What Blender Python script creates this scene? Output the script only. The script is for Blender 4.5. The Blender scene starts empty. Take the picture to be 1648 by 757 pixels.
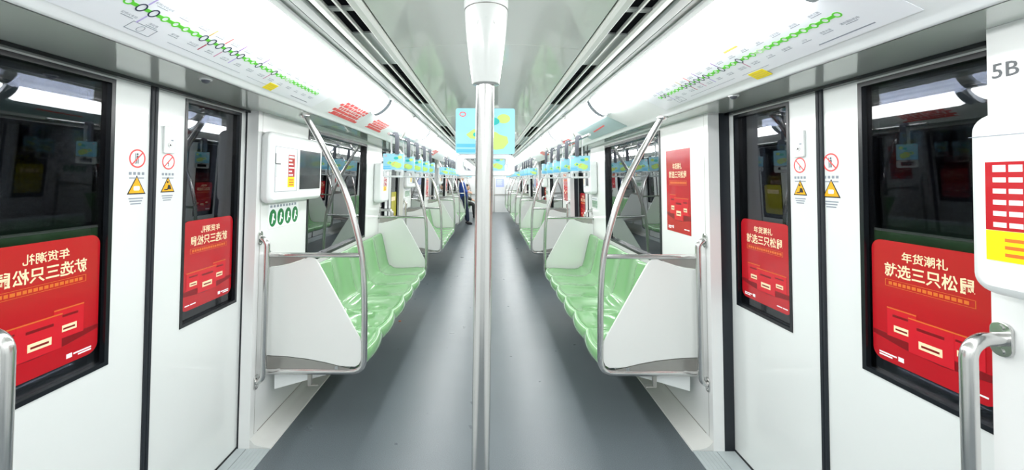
import bpy, bmesh, math, random
from mathutils import Vector

SC = bpy.context.scene
C = SC.collection
PI = math.pi
random.seed(7)

# ------------------------------------------------------------------ camera, light, exposure
FOC = 650.0                      # focal length in pixels of the 1648-wide frame
VPX, VPY = 787.0, 288.0          # where the car's length vanishes
EYE = 1.545
cam_d = bpy.data.cameras.new('camera')
cam_d.sensor_width = 36.0
cam_d.lens = 36.0 * FOC / 1648.0
cam_d.shift_x = (824.0 - VPX) / 1648.0
cam_d.shift_y = (VPY - 378.5) / 1648.0
cam_d.clip_start = 0.02
cam_d.clip_end = 60
cam = bpy.data.objects.new('camera', cam_d)
C.objects.link(cam)
cam.location = (0, 0, EYE)
cam.rotation_euler = (PI / 2, math.radians(-0.3), 0)
SC.camera = cam
w = bpy.data.worlds.new('world')
w.use_nodes = True
w.node_tree.nodes['Background'].inputs[0].default_value = (0.01, 0.012, 0.015, 1)
w.node_tree.nodes['Background'].inputs[1].default_value = 0.2
SC.world = w
LAMP = 21.5                       # radiance of the car's ceiling lamps
SC.view_settings.view_transform = 'Standard'
SC.view_settings.look = 'None'
SC.view_settings.gamma = 1.0
SC.view_settings.use_curve_mapping = False
SC.view_settings.exposure = 0.0

# ------------------------------------------------------------------ measures of the car (metres)
TILT = 0.024                     # the sides lean inwards going up
X_LINING = {-1: 1.355, 1: 1.285}
X_DOOR = {-1: 1.43, 1: 1.41}
X_FRONT = {-1: 0.752, 1: 0.682}  # front of the benches
X_LIP = {-1: 1.035, 1: 1.07}
Z_LIP, Z_SOFFIT = 1.935, 1.925
PERIOD = 3.93
DOOR_Y = 1.668
HALF_OPEN = 0.625            # far side of a doorway from its centre
HALF_NEAR = 0.660            # near side
BENCH0, BENCH1 = 2.45, 4.84
Y_BACK, Y_END = -2.2, 18.7
NB = 4

def xw(s, z): return X_LINING[s] - TILT * z
def xd(s, z): return X_DOOR[s] - TILT * z

# ------------------------------------------------------------------ materials
def srgb(r, g, b):
    f = lambda c: (c / 255) / 12.92 if c / 255 <= 0.04045 else ((c / 255 + 0.055) / 1.055) ** 2.4
    return (f(r), f(g), f(b), 1)

def mat(name, col, rough=0.4, metal=0.0, noise=0.0, nscale=30.0, coat=0.0, bump=0.0, trans=0.0, ior=1.5, spec=0.5, stretch=None):
    m = bpy.data.materials.new(name)
    m.use_nodes = True
    nt = m.node_tree
    p = nt.nodes['Principled BSDF']
    p.inputs['Base Color'].default_value = col
    p.inputs['Roughness'].default_value = rough
    p.inputs['Metallic'].default_value = metal
    p.inputs['Coat Weight'].default_value = coat
    p.inputs['Coat Roughness'].default_value = 0.05
    p.inputs['Transmission Weight'].default_value = trans
    p.inputs['IOR'].default_value = ior
    p.inputs['Specular IOR Level'].default_value = spec
    if noise or bump:
        tc = nt.nodes.new('ShaderNodeTexCoord')
        mp = nt.nodes.new('ShaderNodeMapping')
        if stretch: mp.inputs['Scale'].default_value = stretch
        nt.links.new(tc.outputs['Object'], mp.inputs['Vector'])
        n = nt.nodes.new('ShaderNodeTexNoise')
        n.inputs['Scale'].default_value = nscale
        n.inputs['Detail'].default_value = 4
        nt.links.new(mp.outputs[0], n.inputs['Vector'])
        if noise:
            mx = nt.nodes.new('ShaderNodeMix')
            mx.data_type = 'RGBA'
            mx.inputs[6].default_value = tuple(max(0, c * (1 - noise)) for c in col[:3]) + (1,)
            mx.inputs[7].default_value = tuple(min(1, c * (1 + noise)) for c in col[:3]) + (1,)
            nt.links.new(n.outputs['Fac'], mx.inputs[0])
            nt.links.new(mx.outputs[2], p.inputs['Base Color'])
        if bump:
            b = nt.nodes.new('ShaderNodeBump')
            b.inputs['Strength'].default_value = bump
            b.inputs['Distance'].default_value = 0.01
            nt.links.new(n.outputs['Fac'], b.inputs['Height'])
            nt.links.new(b.outputs[0], p.inputs['Normal'])
    return m

def emit(name, col, strength):
    m = bpy.data.materials.new(name)
    m.use_nodes = True
    nt = m.node_tree
    nt.nodes.remove(nt.nodes['Principled BSDF'])
    e = nt.nodes.new('ShaderNodeEmission')
    e.inputs[0].default_value = col
    e.inputs[1].default_value = strength
    nt.links.new(e.outputs[0], nt.nodes['Material Output'].inputs[0])
    return m

def floor_mat():
    m = mat('grey_vinyl', (0.108, 0.130, 0.144, 1), 0.33, noise=0.12, nscale=2.0, bump=0.0)
    nt = m.node_tree
    p = nt.nodes['Principled BSDF']
    tc = nt.nodes.new('ShaderNodeTexCoord')
    v = nt.nodes.new('ShaderNodeTexNoise'); v.inputs['Scale'].default_value = 260; v.inputs['Detail'].default_value = 3
    nt.links.new(tc.outputs['Object'], v.inputs['Vector'])
    old = p.inputs['Base Color'].links[0].from_socket
    ramp = nt.nodes.new('ShaderNodeValToRGB')
    ramp.color_ramp.elements[0].position = 0.36; ramp.color_ramp.elements[0].color = (0.75, 0.75, 0.75, 1)
    ramp.color_ramp.elements[1].position = 0.66; ramp.color_ramp.elements[1].color = (1.25, 1.25, 1.25, 1)
    nt.links.new(v.outputs['Fac'], ramp.inputs[0])
    mx = nt.nodes.new('ShaderNodeMix'); mx.data_type = 'RGBA'; mx.blend_type = 'MULTIPLY'; mx.inputs[0].default_value = 1
    nt.links.new(old, mx.inputs[6]); nt.links.new(ramp.outputs[0], mx.inputs[7])
    nt.links.new(mx.outputs[2], p.inputs['Base Color'])
    r2 = nt.nodes.new('ShaderNodeMapRange')
    r2.inputs['To Min'].default_value = 0.25; r2.inputs['To Max'].default_value = 0.33
    n2 = nt.nodes.new('ShaderNodeTexNoise'); n2.inputs['Scale'].default_value = 7; n2.inputs['Detail'].default_value = 5
    nt.links.new(tc.outputs['Object'], n2.inputs['Vector'])
    nt.links.new(n2.outputs['Fac'], r2.inputs['Value'])
    nt.links.new(r2.outputs[0], p.inputs['Roughness'])
    b = nt.nodes.new('ShaderNodeBump'); b.inputs['Strength'].default_value = 0.12; b.inputs['Distance'].default_value = 0.004
    nt.links.new(v.outputs['Fac'], b.inputs['Height']); nt.links.new(b.outputs[0], p.inputs['Normal'])
    return m

M = dict(
    wall=mat('wall_panel', (0.80, 0.815, 0.81, 1), 0.22, noise=0.015, nscale=2.5, coat=0.3),
    door=mat('door_paint', (0.76, 0.795, 0.785, 1), 0.2, noise=0.015, nscale=2.0, coat=0.4),
    panel=mat('screen_panel', (0.74, 0.765, 0.745, 1), 0.35, noise=0.015, nscale=3.0),
    plastic=mat('white_plastic', (0.80, 0.83, 0.83, 1), 0.3, noise=0.01, nscale=3.0),
    fitting=mat('fitting_plastic', (0.48, 0.50, 0.49, 1), 0.25, noise=0.01, nscale=3.0, coat=0.4),
    cove=mat('cove_skirting', (0.66, 0.67, 0.65, 1), 0.45, noise=0.07, nscale=9.0),
    sill=mat('door_sill', (0.42, 0.47, 0.48, 1), 0.4, noise=0.1, nscale=12.0),
    ceil=mat('ceiling_panel', (0.74, 0.78, 0.735, 1), 0.25, noise=0.02, nscale=1.5, coat=1.0),
    rail=mat('ceiling_rail', (0.64, 0.67, 0.63, 1), 0.3, noise=0.02, nscale=3.0),
    railgrey=mat('grey_rail', (0.27, 0.295, 0.285, 1), 0.3, noise=0.02, nscale=3.0),
    soffit=mat('soffit_panel', (0.60, 0.64, 0.60, 1), 0.14, noise=0.03, nscale=1.5, coat=0.6),
    bulk=mat('sloping_panel', (0.80, 0.83, 0.84, 1), 0.3, noise=0.01, nscale=2.0),
    capshade=mat('lamp_end_cap', (0.40, 0.44, 0.48, 1), 0.4, noise=0.02, nscale=5.0),  # blue-grey puts the shadow on the rounded lamp ends into the colour
    steel=mat('stainless_steel', (0.62, 0.62, 0.61, 1), 0.22, metal=1.0, noise=0.05, nscale=20.0, stretch=(1, 1, 0.1)),
    plate=mat('steel_plate', (0.40, 0.39, 0.365, 1), 0.38, metal=0.8, noise=0.06, nscale=25.0),
    rubber=mat('dark_rubber', (0.010, 0.014, 0.020, 1), 0.5, noise=0.1, nscale=30.0),
    blackframe=mat('black_frame', (0.007, 0.009, 0.012, 1), 0.25, noise=0.05, nscale=30.0),
    slot=mat('vent_slot', (0.005, 0.006, 0.008, 1), 0.9, spec=0.05, noise=0.1, nscale=30.0),
    seat=mat('green_plastic', (0.19, 0.405, 0.18, 1), 0.14, noise=0.05, nscale=5.0, coat=0.6),
    doorglass=mat('door_glass', (0.50, 0.53, 0.60, 1), 0.0, trans=1.0, ior=1.46),
    glass=mat('window_glass', (0.55, 0.60, 0.66, 1), 0.0, trans=1.0, ior=2.35),
    floor=floor_mat(),
    tunnel=mat('tunnel_wall', (0.012, 0.013, 0.016, 1), 0.9, noise=0.4, nscale=1.0),
    lamp=emit('lamp_diffuser', (0.99, 1.0, 0.995, 1), LAMP),
    red=mat('red_print', srgb(182, 17, 30), 0.25, noise=0.06, nscale=4.0, coat=0.3),
    redlight=mat('light_red_print', srgb(205, 30, 44), 0.25, noise=0.05, nscale=8.0),
    reddark=mat('dark_red_print', srgb(128, 9, 20), 0.3, noise=0.08, nscale=8.0),
    orange=mat('orange_print', srgb(214, 110, 40), 0.3, noise=0.08, nscale=20.0),
    cream=mat('cream_print', srgb(250, 226, 186), 0.35, noise=0.03, nscale=20.0),
    white=mat('white_print', srgb(244, 246, 248), 0.35, noise=0.02, nscale=20.0),
    sheet=mat('map_sheet', srgb(246, 249, 255), 0.3, noise=0.01, nscale=8.0),
    linegreen=mat('green_print', srgb(98, 214, 52), 0.35, noise=0.03, nscale=20.0),
    navy=mat('navy_print', srgb(30, 38, 70), 0.4, noise=0.05, nscale=20.0),
    greytext=mat('grey_print', srgb(140, 148, 160), 0.45, noise=0.03, nscale=20.0),
    darktext=mat('dark_grey_print', srgb(84, 88, 92), 0.45, noise=0.03, nscale=20.0),
    purple=mat('purple_print', srgb(150, 105, 190), 0.4, noise=0.03, nscale=20.0),
    lilac=mat('lilac_print', srgb(190, 175, 230), 0.4, noise=0.03, nscale=20.0),
    pink=mat('pink_print', srgb(205, 140, 175), 0.4, noise=0.03, nscale=20.0),
    crimson=mat('crimson_print', srgb(176, 30, 80), 0.4, noise=0.03, nscale=20.0),
    salmon=mat('salmon_print', srgb(240, 80, 78), 0.4, noise=0.05, nscale=20.0),
    ochre=mat('ochre_print', srgb(206, 176, 90), 0.4, noise=0.03, nscale=20.0),
    yellow=mat('yellow_sticker', srgb(255, 232, 2), 0.35, noise=0.02, nscale=20.0),
    amber=mat('amber_sticker', srgb(238, 176, 10), 0.35, noise=0.03, nscale=20.0),
    black=mat('black_print', (0.012, 0.012, 0.013, 1), 0.4, noise=0.05, nscale=20.0),
    screen=mat('dark_screen', (0.035, 0.042, 0.045, 1), 0.12, noise=0.1, nscale=4.0),
    strap=mat('grey_strap', (0.06, 0.068, 0.085, 1), 0.5, noise=0.15, nscale=60.0),
    sky=mat('card_blue', srgb(142, 198, 216), 0.22, noise=0.08, nscale=9.0, coat=0.4),
    teal=mat('card_teal', srgb(40, 170, 165), 0.3, noise=0.05, nscale=20.0),
    lime=mat('card_lime', srgb(180, 214, 110), 0.3, noise=0.08, nscale=20.0),
    cardblue=mat('card_deep_blue', srgb(86, 172, 216), 0.3, noise=0.05, nscale=20.0),
    grip=mat('clear_grip', (0.86, 0.89, 0.90, 1), 0.15, noise=0.02, nscale=20.0, trans=0.6, ior=1.3),
    safegreen=mat('safety_green', srgb(10, 120, 60), 0.35, noise=0.05, nscale=20.0),
    bluegrey=mat('blue_grey_print', srgb(172, 196, 200), 0.35, noise=0.06, nscale=12.0),
    lavender=mat('lavender_print', srgb(170, 182, 226), 0.35, noise=0.05, nscale=4.0),
    skin=mat('skin', srgb(205, 160, 132), 0.5, noise=0.04, nscale=15.0),
    hair=mat('black_hair', (0.012, 0.011, 0.011, 1), 0.5, noise=0.2, nscale=60.0),
    jacket=mat('blue_jacket', srgb(32, 72, 150), 0.7, noise=0.2, nscale=9.0),
    jeans=mat('dark_blue_trousers', srgb(30, 42, 66), 0.8, noise=0.15, nscale=20.0),
    coat_black=mat('black_coat', (0.013, 0.013, 0.015, 1), 0.7, noise=0.2, nscale=12.0),
    eye=mat('eye_dark', (0.01, 0.01, 0.01, 1), 0.2, noise=0.1, nscale=20.0),
    scrap=mat('orange_scrap', srgb(205, 105, 50), 0.6, noise=0.1, nscale=40.0),
)

# ------------------------------------------------------------------ mesh helpers
class F:
    """a local frame on a surface: a to the right, b up, c towards the viewer"""
    def __init__(self, o, u, v):
        self.o = Vector(o); self.u = Vector(u).normalized(); self.v = Vector(v).normalized()
        self.n = self.u.cross(self.v).normalized()
    def p(self, a, b, c=0.0): return self.o + self.u * a + self.v * b + self.n * c
    def at(self, a, b, c=0.0):
        f = F(self.p(a, b, c), self.u, self.v); f.n = self.n
        return f
    def mirror(self):
        f = F(self.o, self.u, self.v); f.n = self.n.copy(); f.u = -f.u
        return f

class MB:
    def __init__(self): self.v = []; self.f = []
    def add(self, vs, fs):
        k = len(self.v)
        self.v += [Vector(q) for q in vs]
        self.f += [tuple(i + k for i in q) for q in fs]
        return self
    def box(self, x0, x1, y0, y1, z0, z1):
        return self.add([(x0, y0, z0), (x1, y0, z0), (x1, y1, z0), (x0, y1, z0), (x0, y0, z1), (x1, y0, z1), (x1, y1, z1), (x0, y1, z1)],
                        [(0, 3, 2, 1), (4, 5, 6, 7), (0, 1, 5, 4), (1, 2, 6, 5), (2, 3, 7, 6), (3, 0, 4, 7)])
    def prism(self, f, pts, c0, c1):
        n = len(pts)
        return self.add([f.p(a, b, c0) for a, b in pts] + [f.p(a, b, c1) for a, b in pts],
                        [tuple(range(n))[::-1], tuple(range(n, 2 * n))] + [(i, (i + 1) % n, n + (i + 1) % n, n + i) for i in range(n)])
    def rect(self, f, a0, a1, b0, b1, c0, c1):
        return self.prism(f, [(a0, b0), (a1, b0), (a1, b1), (a0, b1)], c0, c1)
    def ring(self, f, outer, inner, c0, c1):
        n = len(outer)
        vs = [f.p(a, b, c) for c in (c0, c1) for ps in (outer, inner) for a, b in ps]
        fs = []
        for i in range(n):
            j = (i + 1) % n
            fs += [(i, n + i, n + j, j), (2 * n + i, 2 * n + j, 3 * n + j, 3 * n + i), (i, j, 2 * n + j, 2 * n + i), (n + i, 3 * n + i, 3 * n + j, n + j)]
        return self.add(vs, fs)
    def tube(self, path, r, n=12, cap=True):
        path = [Vector(q) for q in path]
        rs = r if isinstance(r, (list, tuple)) else [r] * len(path)
        t0 = (path[1] - path[0]).normalized()
        up = Vector((0, 0, 1)) if abs(t0.z) < 0.9 else Vector((0, 1, 0))
        x = t0.cross(up).normalized()
        vs = []
        for i, q in enumerate(path):
            t = (path[min(i + 1, len(path) - 1)] - path[max(i - 1, 0)]).normalized()
            x = (x - t * x.dot(t)).normalized()
            y = t.cross(x)
            for k in range(n):
                a = 2 * PI * k / n
                vs.append(q + (x * math.cos(a) + y * math.sin(a)) * rs[i])
        fs = []
        for i in range(len(path) - 1):
            for k in range(n):
                a, b = i * n + k, i * n + (k + 1) % n
                fs.append((a, b, b + n, a + n))
        if cap:
            fs.append(tuple(range(n))[::-1]); m = (len(path) - 1) * n
            fs.append(tuple(range(m, m + n)))
        return self.add(vs, fs)
    def lathe(self, c, prof, n=24, ax=(0, 0, 1)):
        c = Vector(c); ax = Vector(ax).normalized()
        x = ax.orthogonal().normalized(); y = ax.cross(x)
        vs = []
        for r, h in prof:
            for k in range(n):
                a = 2 * PI * k / n
                vs.append(c + ax * h + (x * math.cos(a) + y * math.sin(a)) * max(r, 1e-4))
        fs = [(i * n + k, i * n + (k + 1) % n, (i + 1) * n + (k + 1) % n, (i + 1) * n + k) for i in range(len(prof) - 1) for k in range(n)]
        fs.append(tuple(range(n))[::-1]); m = (len(prof) - 1) * n
        fs.append(tuple(range(m, m + n)))
        return self.add(vs, fs)
    def ball(self, c, r, n=16, m=10):
        rx, ry, rz = r if isinstance(r, (tuple, list)) else (r, r, r)
        c = Vector(c); vs = [c + Vector((0, 0, -rz))]
        for i in range(1, m):
            t = PI * i / m - PI / 2
            for k in range(n):
                a = 2 * PI * k / n
                vs.append(c + Vector((rx * math.cos(t) * math.cos(a), ry * math.cos(t) * math.sin(a), rz * math.sin(t))))
        vs.append(c + Vector((0, 0, rz)))
        fs = [(0, 1 + (k + 1) % n, 1 + k) for k in range(n)]
        for i in range(m - 2):
            for k in range(n):
                a, b = 1 + i * n + k, 1 + i * n + (k + 1) % n
                fs.append((a, b, b + n, a + n))
        l = len(vs) - 1; q = 1 + (m - 2) * n
        fs += [(q + k, q + (k + 1) % n, l) for k in range(n)]
        return self.add(vs, fs)
    def grid(self, rows):
        n = len(rows[0]); vs = [q for r in rows for q in r]
        fs = [(i * n + k, i * n + k + 1, (i + 1) * n + k + 1, (i + 1) * n + k) for i in range(len(rows) - 1) for k in range(n - 1)]
        return self.add(vs, fs)
    def build(self, name, m, parent=None, smooth=False, bevel=0.0, recalc=True, angle=35, props=None):
        me = bpy.data.meshes.new(name)
        off = parent['_o'] if parent is not None and '_o' in parent else (0, 0, 0)
        off = Vector(off)
        me.from_pydata([tuple(q - off) for q in self.v], [], self.f)
        if recalc:
            b = bmesh.new(); b.from_mesh(me)
            bmesh.ops.recalc_face_normals(b, faces=b.faces)
            b.to_mesh(me); b.free()
        me.materials.append(M[m] if isinstance(m, str) else m)
        if smooth:
            me.polygons.foreach_set('use_smooth', [True] * len(me.polygons))
            me.set_sharp_from_angle(angle=math.radians(angle))
        o = bpy.data.objects.new(name, me)
        C.objects.link(o)
        if parent is not None:
            o.parent = parent
            o['_o'] = tuple(off)
        if bevel:
            md = o.modifiers.new('bevel', 'BEVEL'); md.width = bevel; md.segments = 2; md.limit_method = 'ANGLE'
            md.angle_limit = math.radians(50)
        if props:
            for k, q in props.items(): o[k] = q
        return o

def round_rect(a0, a1, b0, b1, r, n=5):
    out = []
    for cx, cy, s in ((a1 - r, b0 + r, -PI / 2), (a1 - r, b1 - r, 0), (a0 + r, b1 - r, PI / 2), (a0 + r, b0 + r, PI)):
        for i in range(n + 1):
            t = s + PI / 2 * i / n
            out.append((cx + r * math.cos(t), cy + r * math.sin(t)))
    return out
def oval(a, b, ra, rb=None, n=20):
    rb = ra if rb is None else rb
    return [(a + ra * math.cos(2 * PI * i / n), b + rb * math.sin(2 * PI * i / n)) for i in range(n)]

def thing(name, label, cat, loc, group=None):
    o = bpy.data.objects.new(name, None)
    C.objects.link(o)
    o.location = loc; o['_o'] = tuple(loc)
    o.empty_display_size = 0.1
    o['label'] = label; o['category'] = cat
    if group: o['group'] = group
    return o
def tag(o, label, cat, group=None):
    o['label'] = label; o['category'] = cat
    if group: o['group'] = group
    return o
def struct(o):
    o['kind'] = 'structure'
    return o
def dup(root, dy, label=None, dx=0.0, dz=0.0):
    c = root.copy(); C.objects.link(c)
    c.location = Vector(root.location) + Vector((dx, dy, dz))
    if label: c['label'] = label
    for ch in list(root.children):
        d = ch.copy(); C.objects.link(d); d.parent = c
        for g in list(ch.children):
            e = g.copy(); C.objects.link(e); e.parent = d
    return c

_txt = {}
def text_geo(s, bold=0.0):
    key = (s, bold)
    if key not in _txt:
        cu = bpy.data.curves.new('t', 'FONT')
        cu.body = s; cu.size = 1.0; cu.align_x = 'CENTER'; cu.align_y = 'CENTER'; cu.resolution_u = 2; cu.offset = bold
        ob = bpy.data.objects.new('t', cu)
        C.objects.link(ob)
        bpy.context.view_layer.update()
        me = bpy.data.meshes.new_from_object(ob.evaluated_get(bpy.context.evaluated_depsgraph_get()))
        vs = [q.co.copy() for q in me.vertices]; fs = [tuple(q.vertices) for q in me.polygons]
        if vs:
            x0, x1 = min(q.x for q in vs), max(q.x for q in vs); y0, y1 = min(q.y for q in vs), max(q.y for q in vs)
            for q in vs: q.x -= (x0 + x1) / 2; q.y -= (y0 + y1) / 2
            _txt[key] = (vs, fs, x1 - x0, y1 - y0)
        else: _txt[key] = ([], [], 1, 1)
        bpy.data.objects.remove(ob); bpy.data.meshes.remove(me); bpy.data.curves.remove(cu)
    return _txt[key]
def put_text(mb, f, s, a, b, width=None, height=None, c=0.002, bold=0.0):
    """text centred at (a, b) of a frame, fitted to a width or a height"""
    vs, fs, w_, h_ = text_geo(s, bold)
    sx = width / w_ if width else height / h_
    sy = height / h_ if height else sx
    if not width: sx = sy
    mb.add([f.p(a + q.x * sx, b + q.y * sy, c) for q in vs], fs)

def side_frame(s, y, z, kind='lining'):
    """frame on a side wall, origin at (y, z)"""
    x = (xw if kind == 'lining' else xd)(s, z)
    return F((s * x, y, z), (0, -s, 0), (-s * TILT, 0, 1))
def slope_frame(s, y, t):
    """frame on the sloping panel above the doors; t 0 at the lip, 1 at the lamp"""
    x0, z0, x1, z1 = X_LIP[s], Z_LIP, 0.86, 2.035
    return F((s * (x0 + (x1 - x0) * t), y, z0 + (z1 - z0) * t), (0, -s, 0), (s * (x1 - x0), 0, z1 - z0))
SIDE = {-1: 'left', 1: 'right'}
ORD = ['nearest', 'second', 'third', 'fourth']

# ================================================================== the car body
struct(MB().box(-1.5, 1.5, Y_BACK, Y_END, -0.06, 0.0).build('floor', 'floor'))
# ceiling: slightly hollow centre panel
prof = [(-0.44, 2.165), (-0.30, 2.178), (-0.15, 2.187), (0, 2.19), (0.15, 2.187), (0.30, 2.178), (0.44, 2.165)]
mb = MB()
joints = [Y_BACK, -0.2, 1.93, 4.05, 6.2, 8.3, 10.4, 12.5, 14.6, 16.7, Y_END]
for a, b in zip(joints, joints[1:]):
    pts = prof + [(0.46, 2.24), (-0.46, 2.24)]
    f = F((0, a + 0.0015, 0), (1, 0, 0), (0, 0, 1))
    mb.prism(f, pts, 0.0, -(b - a - 0.003))
ceil_o = struct(mb.build('ceiling', 'ceil', smooth=True, angle=20))
struct(MB().box(-1.6, 1.6, Y_BACK, Y_END, 2.245, 2.30).build('ceiling.001', 'slot'))

for s in (-1, 1):
    nm = SIDE[s]
    fx = F((0, Y_BACK, 0), (s, 0, 0), (0, 0, 1))
    L = Y_END - Y_BACK
    def extr(mb, pts, y0=Y_BACK, y1=Y_END):
        f = F((0, y0, 0), (s, 0, 0), (0, 0, 1)); f.n = Vector((0, 1, 0))
        mb.prism(f, pts, 0, y1 - y0)
    # rails between the centre panel and the lamps
    mb = MB()
    extr(mb, [(0.447, 2.20), (0.447, 2.150), (0.455, 2.140), (0.478, 2.138), (0.486, 2.146), (0.486, 2.20)])
    extr(mb, [(0.523, 2.18), (0.523, 2.139), (0.530, 2.139), (0.530, 2.18)])
    extr(mb, [(0.571, 2.20), (0.571, 2.136), (0.577, 2.131), (0.598, 2.131), (0.604, 2.137), (0.604, 2.20)])
    struct(mb.build('trim_1', 'rail', smooth=True, angle=25))
    mb = MB()
    extr(mb, [(0.612, 2.20), (0.612, 2.137), (0.619, 2.128), (0.652, 2.126), (0.660, 2.132), (0.660, 2.20)])
    extr(mb, [(0.664, 2.20), (0.664, 2.132), (0.690, 2.129), (0.694, 2.120), (0.716, 2.116), (0.721, 2.120), (0.721, 2.20)])
    struct(mb.build('trim_13', 'railgrey', smooth=True, angle=25))
    mb = MB()
    extr(mb, [(0.44, 2.24), (0.44, 2.172), (0.60, 2.172), (0.73, 2.165), (0.73, 2.24)])
    struct(mb.build('trim_2', 'slot'))
    # white bed behind the lamps
    mb = MB()
    extr(mb, [(0.722, 2.165), (0.722, 2.140), (0.868, 2.040), (0.868, 2.12)])
    struct(mb.build('trim_3', 'bulk'))
    # sloping panel with a rounded lip, and the glossy soffit above the doors
    xl = X_LIP[s]
    mb = MB()
    extr(mb, [(0.86, 2.035), (xl - 0.02, Z_LIP + 0.011), (xl - 0.006, Z_LIP + 0.001), (xl + 0.002, Z_LIP - 0.006), (xl + 0.008, Z_LIP - 0.010), (xl + 0.02, Z_LIP - 0.010), (xl + 0.02, 2.06), (0.88, 2.08)])
    struct(mb.build('trim_4', 'bulk', smooth=True, angle=50))
    mb = MB()
    extr(mb, [(xl + 0.015, Z_SOFFIT), (1.47, Z_SOFFIT), (1.47, 2.1), (xl + 0.015, 2.1)])
    struct(mb.build('trim_5', 'soffit'))
    # outer tunnel wall seen through the glass
    struct(MB().box(min(s * 2.0, s * 2.1), max(s * 2.0, s * 2.1), Y_BACK - 2, Y_END + 2, -0.4, 2.6).build('wall_' + nm + '_outside', 'tunnel'))

    # ---- lining between the doors, with window openings
    bays = [(Y_BACK, DOOR_Y - HALF_NEAR, None)]
    for k in range(NB):
        y0 = DOOR_Y + HALF_OPEN + k * PERIOD; y1 = DOOR_Y - HALF_NEAR + (k + 1) * PERIOD
        bays.append((y0, y1, (2.93 + k * PERIOD, 4.33 + k * PERIOD)))
    bays.append((DOOR_Y + HALF_OPEN + NB * PERIOD, Y_END, None))
    mb = MB(); cove = MB()
    for y0, y1, win in bays:
        f = side_frame(s, 0, 0)
        def rr(ya, yb, za, zb, c1=0.0, c0=-0.062):
            mb.rect(f, min(-s * ya, -s * yb), max(-s * ya, -s * yb), za, zb, c0, c1)
        if win:
            rr(y0, win[0], 0, Z_SOFFIT); rr(win[1], y1, 0, Z_SOFFIT)
            rr(win[0], win[1], 0, 0.915); rr(win[0], win[1], 1.905, Z_SOFFIT)
        else:
            rr(y0, y1, 0, Z_SOFFIT)
        if y0 > 0:
            x = X_LINING[s]
            g = F((0, y0 + 0.002, 0), (s, 0, 0), (0, 0, 1)); g.n = Vector((0, 1, 0))
            cove.prism(g, [(x - 0.122, 0), (x - 0.118, 0.008), (x - 0.07, 0.014), (x - 0.04, 0.022), (x - 0.022, 0.032), (x - 0.003, 0.055), (x + 0.03, 0.055), (x + 0.03, 0)], 0, y1 - y0 - 0.004)
    struct(mb.build('wall_' + nm, 'wall'))
    struct(cove.build('baseboard_' + nm, 'cove', smooth=True, angle=30))
    # thin dark joint where lining meets skirting, and pillar joints
    mb = MB()
    for y0, y1, win in bays:
        if y0 > 0:
            f = side_frame(s, 0, 0)
            mb.rect(f, min(-s * (y0 + 0.08), -s * (y1 - 0.08)), max(-s * (y0 + 0.08), -s * (y1 - 0.08)), 0.056, 0.060, 0, 0.002)
            for yy in (y0 + 0.045, y1 - 0.045):
                mb.rect(f, -s * yy - 0.0012, -s * yy + 0.0012, 0.06, Z_SOFFIT, 0, 0.0006)
    struct(mb.build('trim_6', 'plate'))
    # rubber edges of the door openings
    mb = MB()
    for k in range(NB + 1):
        f = side_frame(s, 0, 0)
        for yy in (DOOR_Y + HALF_OPEN + k * PERIOD + 0.004, DOOR_Y - HALF_NEAR + k * PERIOD - 0.018):
            mb.rect(f, min(-s * yy, -s * (yy + 0.014)), max(-s * yy, -s * (yy + 0.014)), 0.0, Z_SOFFIT, -(X_DOOR[s] - X_LINING[s]) + 0.002, -0.063)
    struct(mb.build('trim_7', 'rubber'))
    mb = MB(); mg = MB()
    for k in range(NB + 1):
        ya, yb = DOOR_Y - HALF_NEAR + k * PERIOD, DOOR_Y + HALF_OPEN + k * PERIOD
        x0, x1 = X_LINING[s] - 0.12, X_DOOR[s] - 0.006
        xm = X_LINING[s] + 0.012
        mb.box(min(s * x0, s * xm), max(s * x0, s * xm), ya, yb, 0, 0.004)
        mb.box(min(s * (xm + 0.004), s * x1), max(s * (xm + 0.004), s * x1), ya, yb, 0, 0.004)
        for q in range(5):
            xx = x0 + 0.02 + q * 0.022
            mg.box(min(s * xx, s * (xx + 0.004)), max(s * xx, s * (xx + 0.004)), ya, yb, 0.004, 0.0055)
    struct(mb.build('trim_8', 'sill')); struct(mg.build('trim_9', 'sill'))
    # dark bottom joint and top track of the doors
    mb = MB()
    for k in range(NB + 1):
        ya, yb = DOOR_Y - HALF_NEAR + k * PERIOD, DOOR_Y + HALF_OPEN + k * PERIOD
        f = side_frame(s, 0, 0, 'door')
        mb.rect(f, min(-s * ya, -s * yb), max(-s * ya, -s * yb), 0.0, 0.012, 0.0, 0.004)
        mb.rect(f, min(-s * ya, -s * yb), max(-s * ya, -s * yb), Z_SOFFIT - 0.012, Z_SOFFIT, 0.0, 0.03)
    struct(mb.build('trim_10', 'blackframe'))

    # ---- windows above the benches
    for k in range(NB):
        f = side_frame(s, 3.63 + k * PERIOD, 1.41)
        o = thing('window_%d' % (k + 1 + (NB if s > 0 else 0)), '', 'window', f.o)
        del o['label'], o['category']; struct(o)
        a, b0, b1 = 0.70, -0.495, 0.495
        rect = lambda i: [(-a + i, b0 + i), (a - i, b0 + i), (a - i, b1 - i), (-a + i, b1 - i)]
        MB().ring(f, rect(0.001), rect(0.024), -0.055, 0.006).build('window_frame', 'blackframe', o)
        MB().prism(f, rect(0.022), -0.034, -0.028).build('window_pane', 'glass', o)

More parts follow.
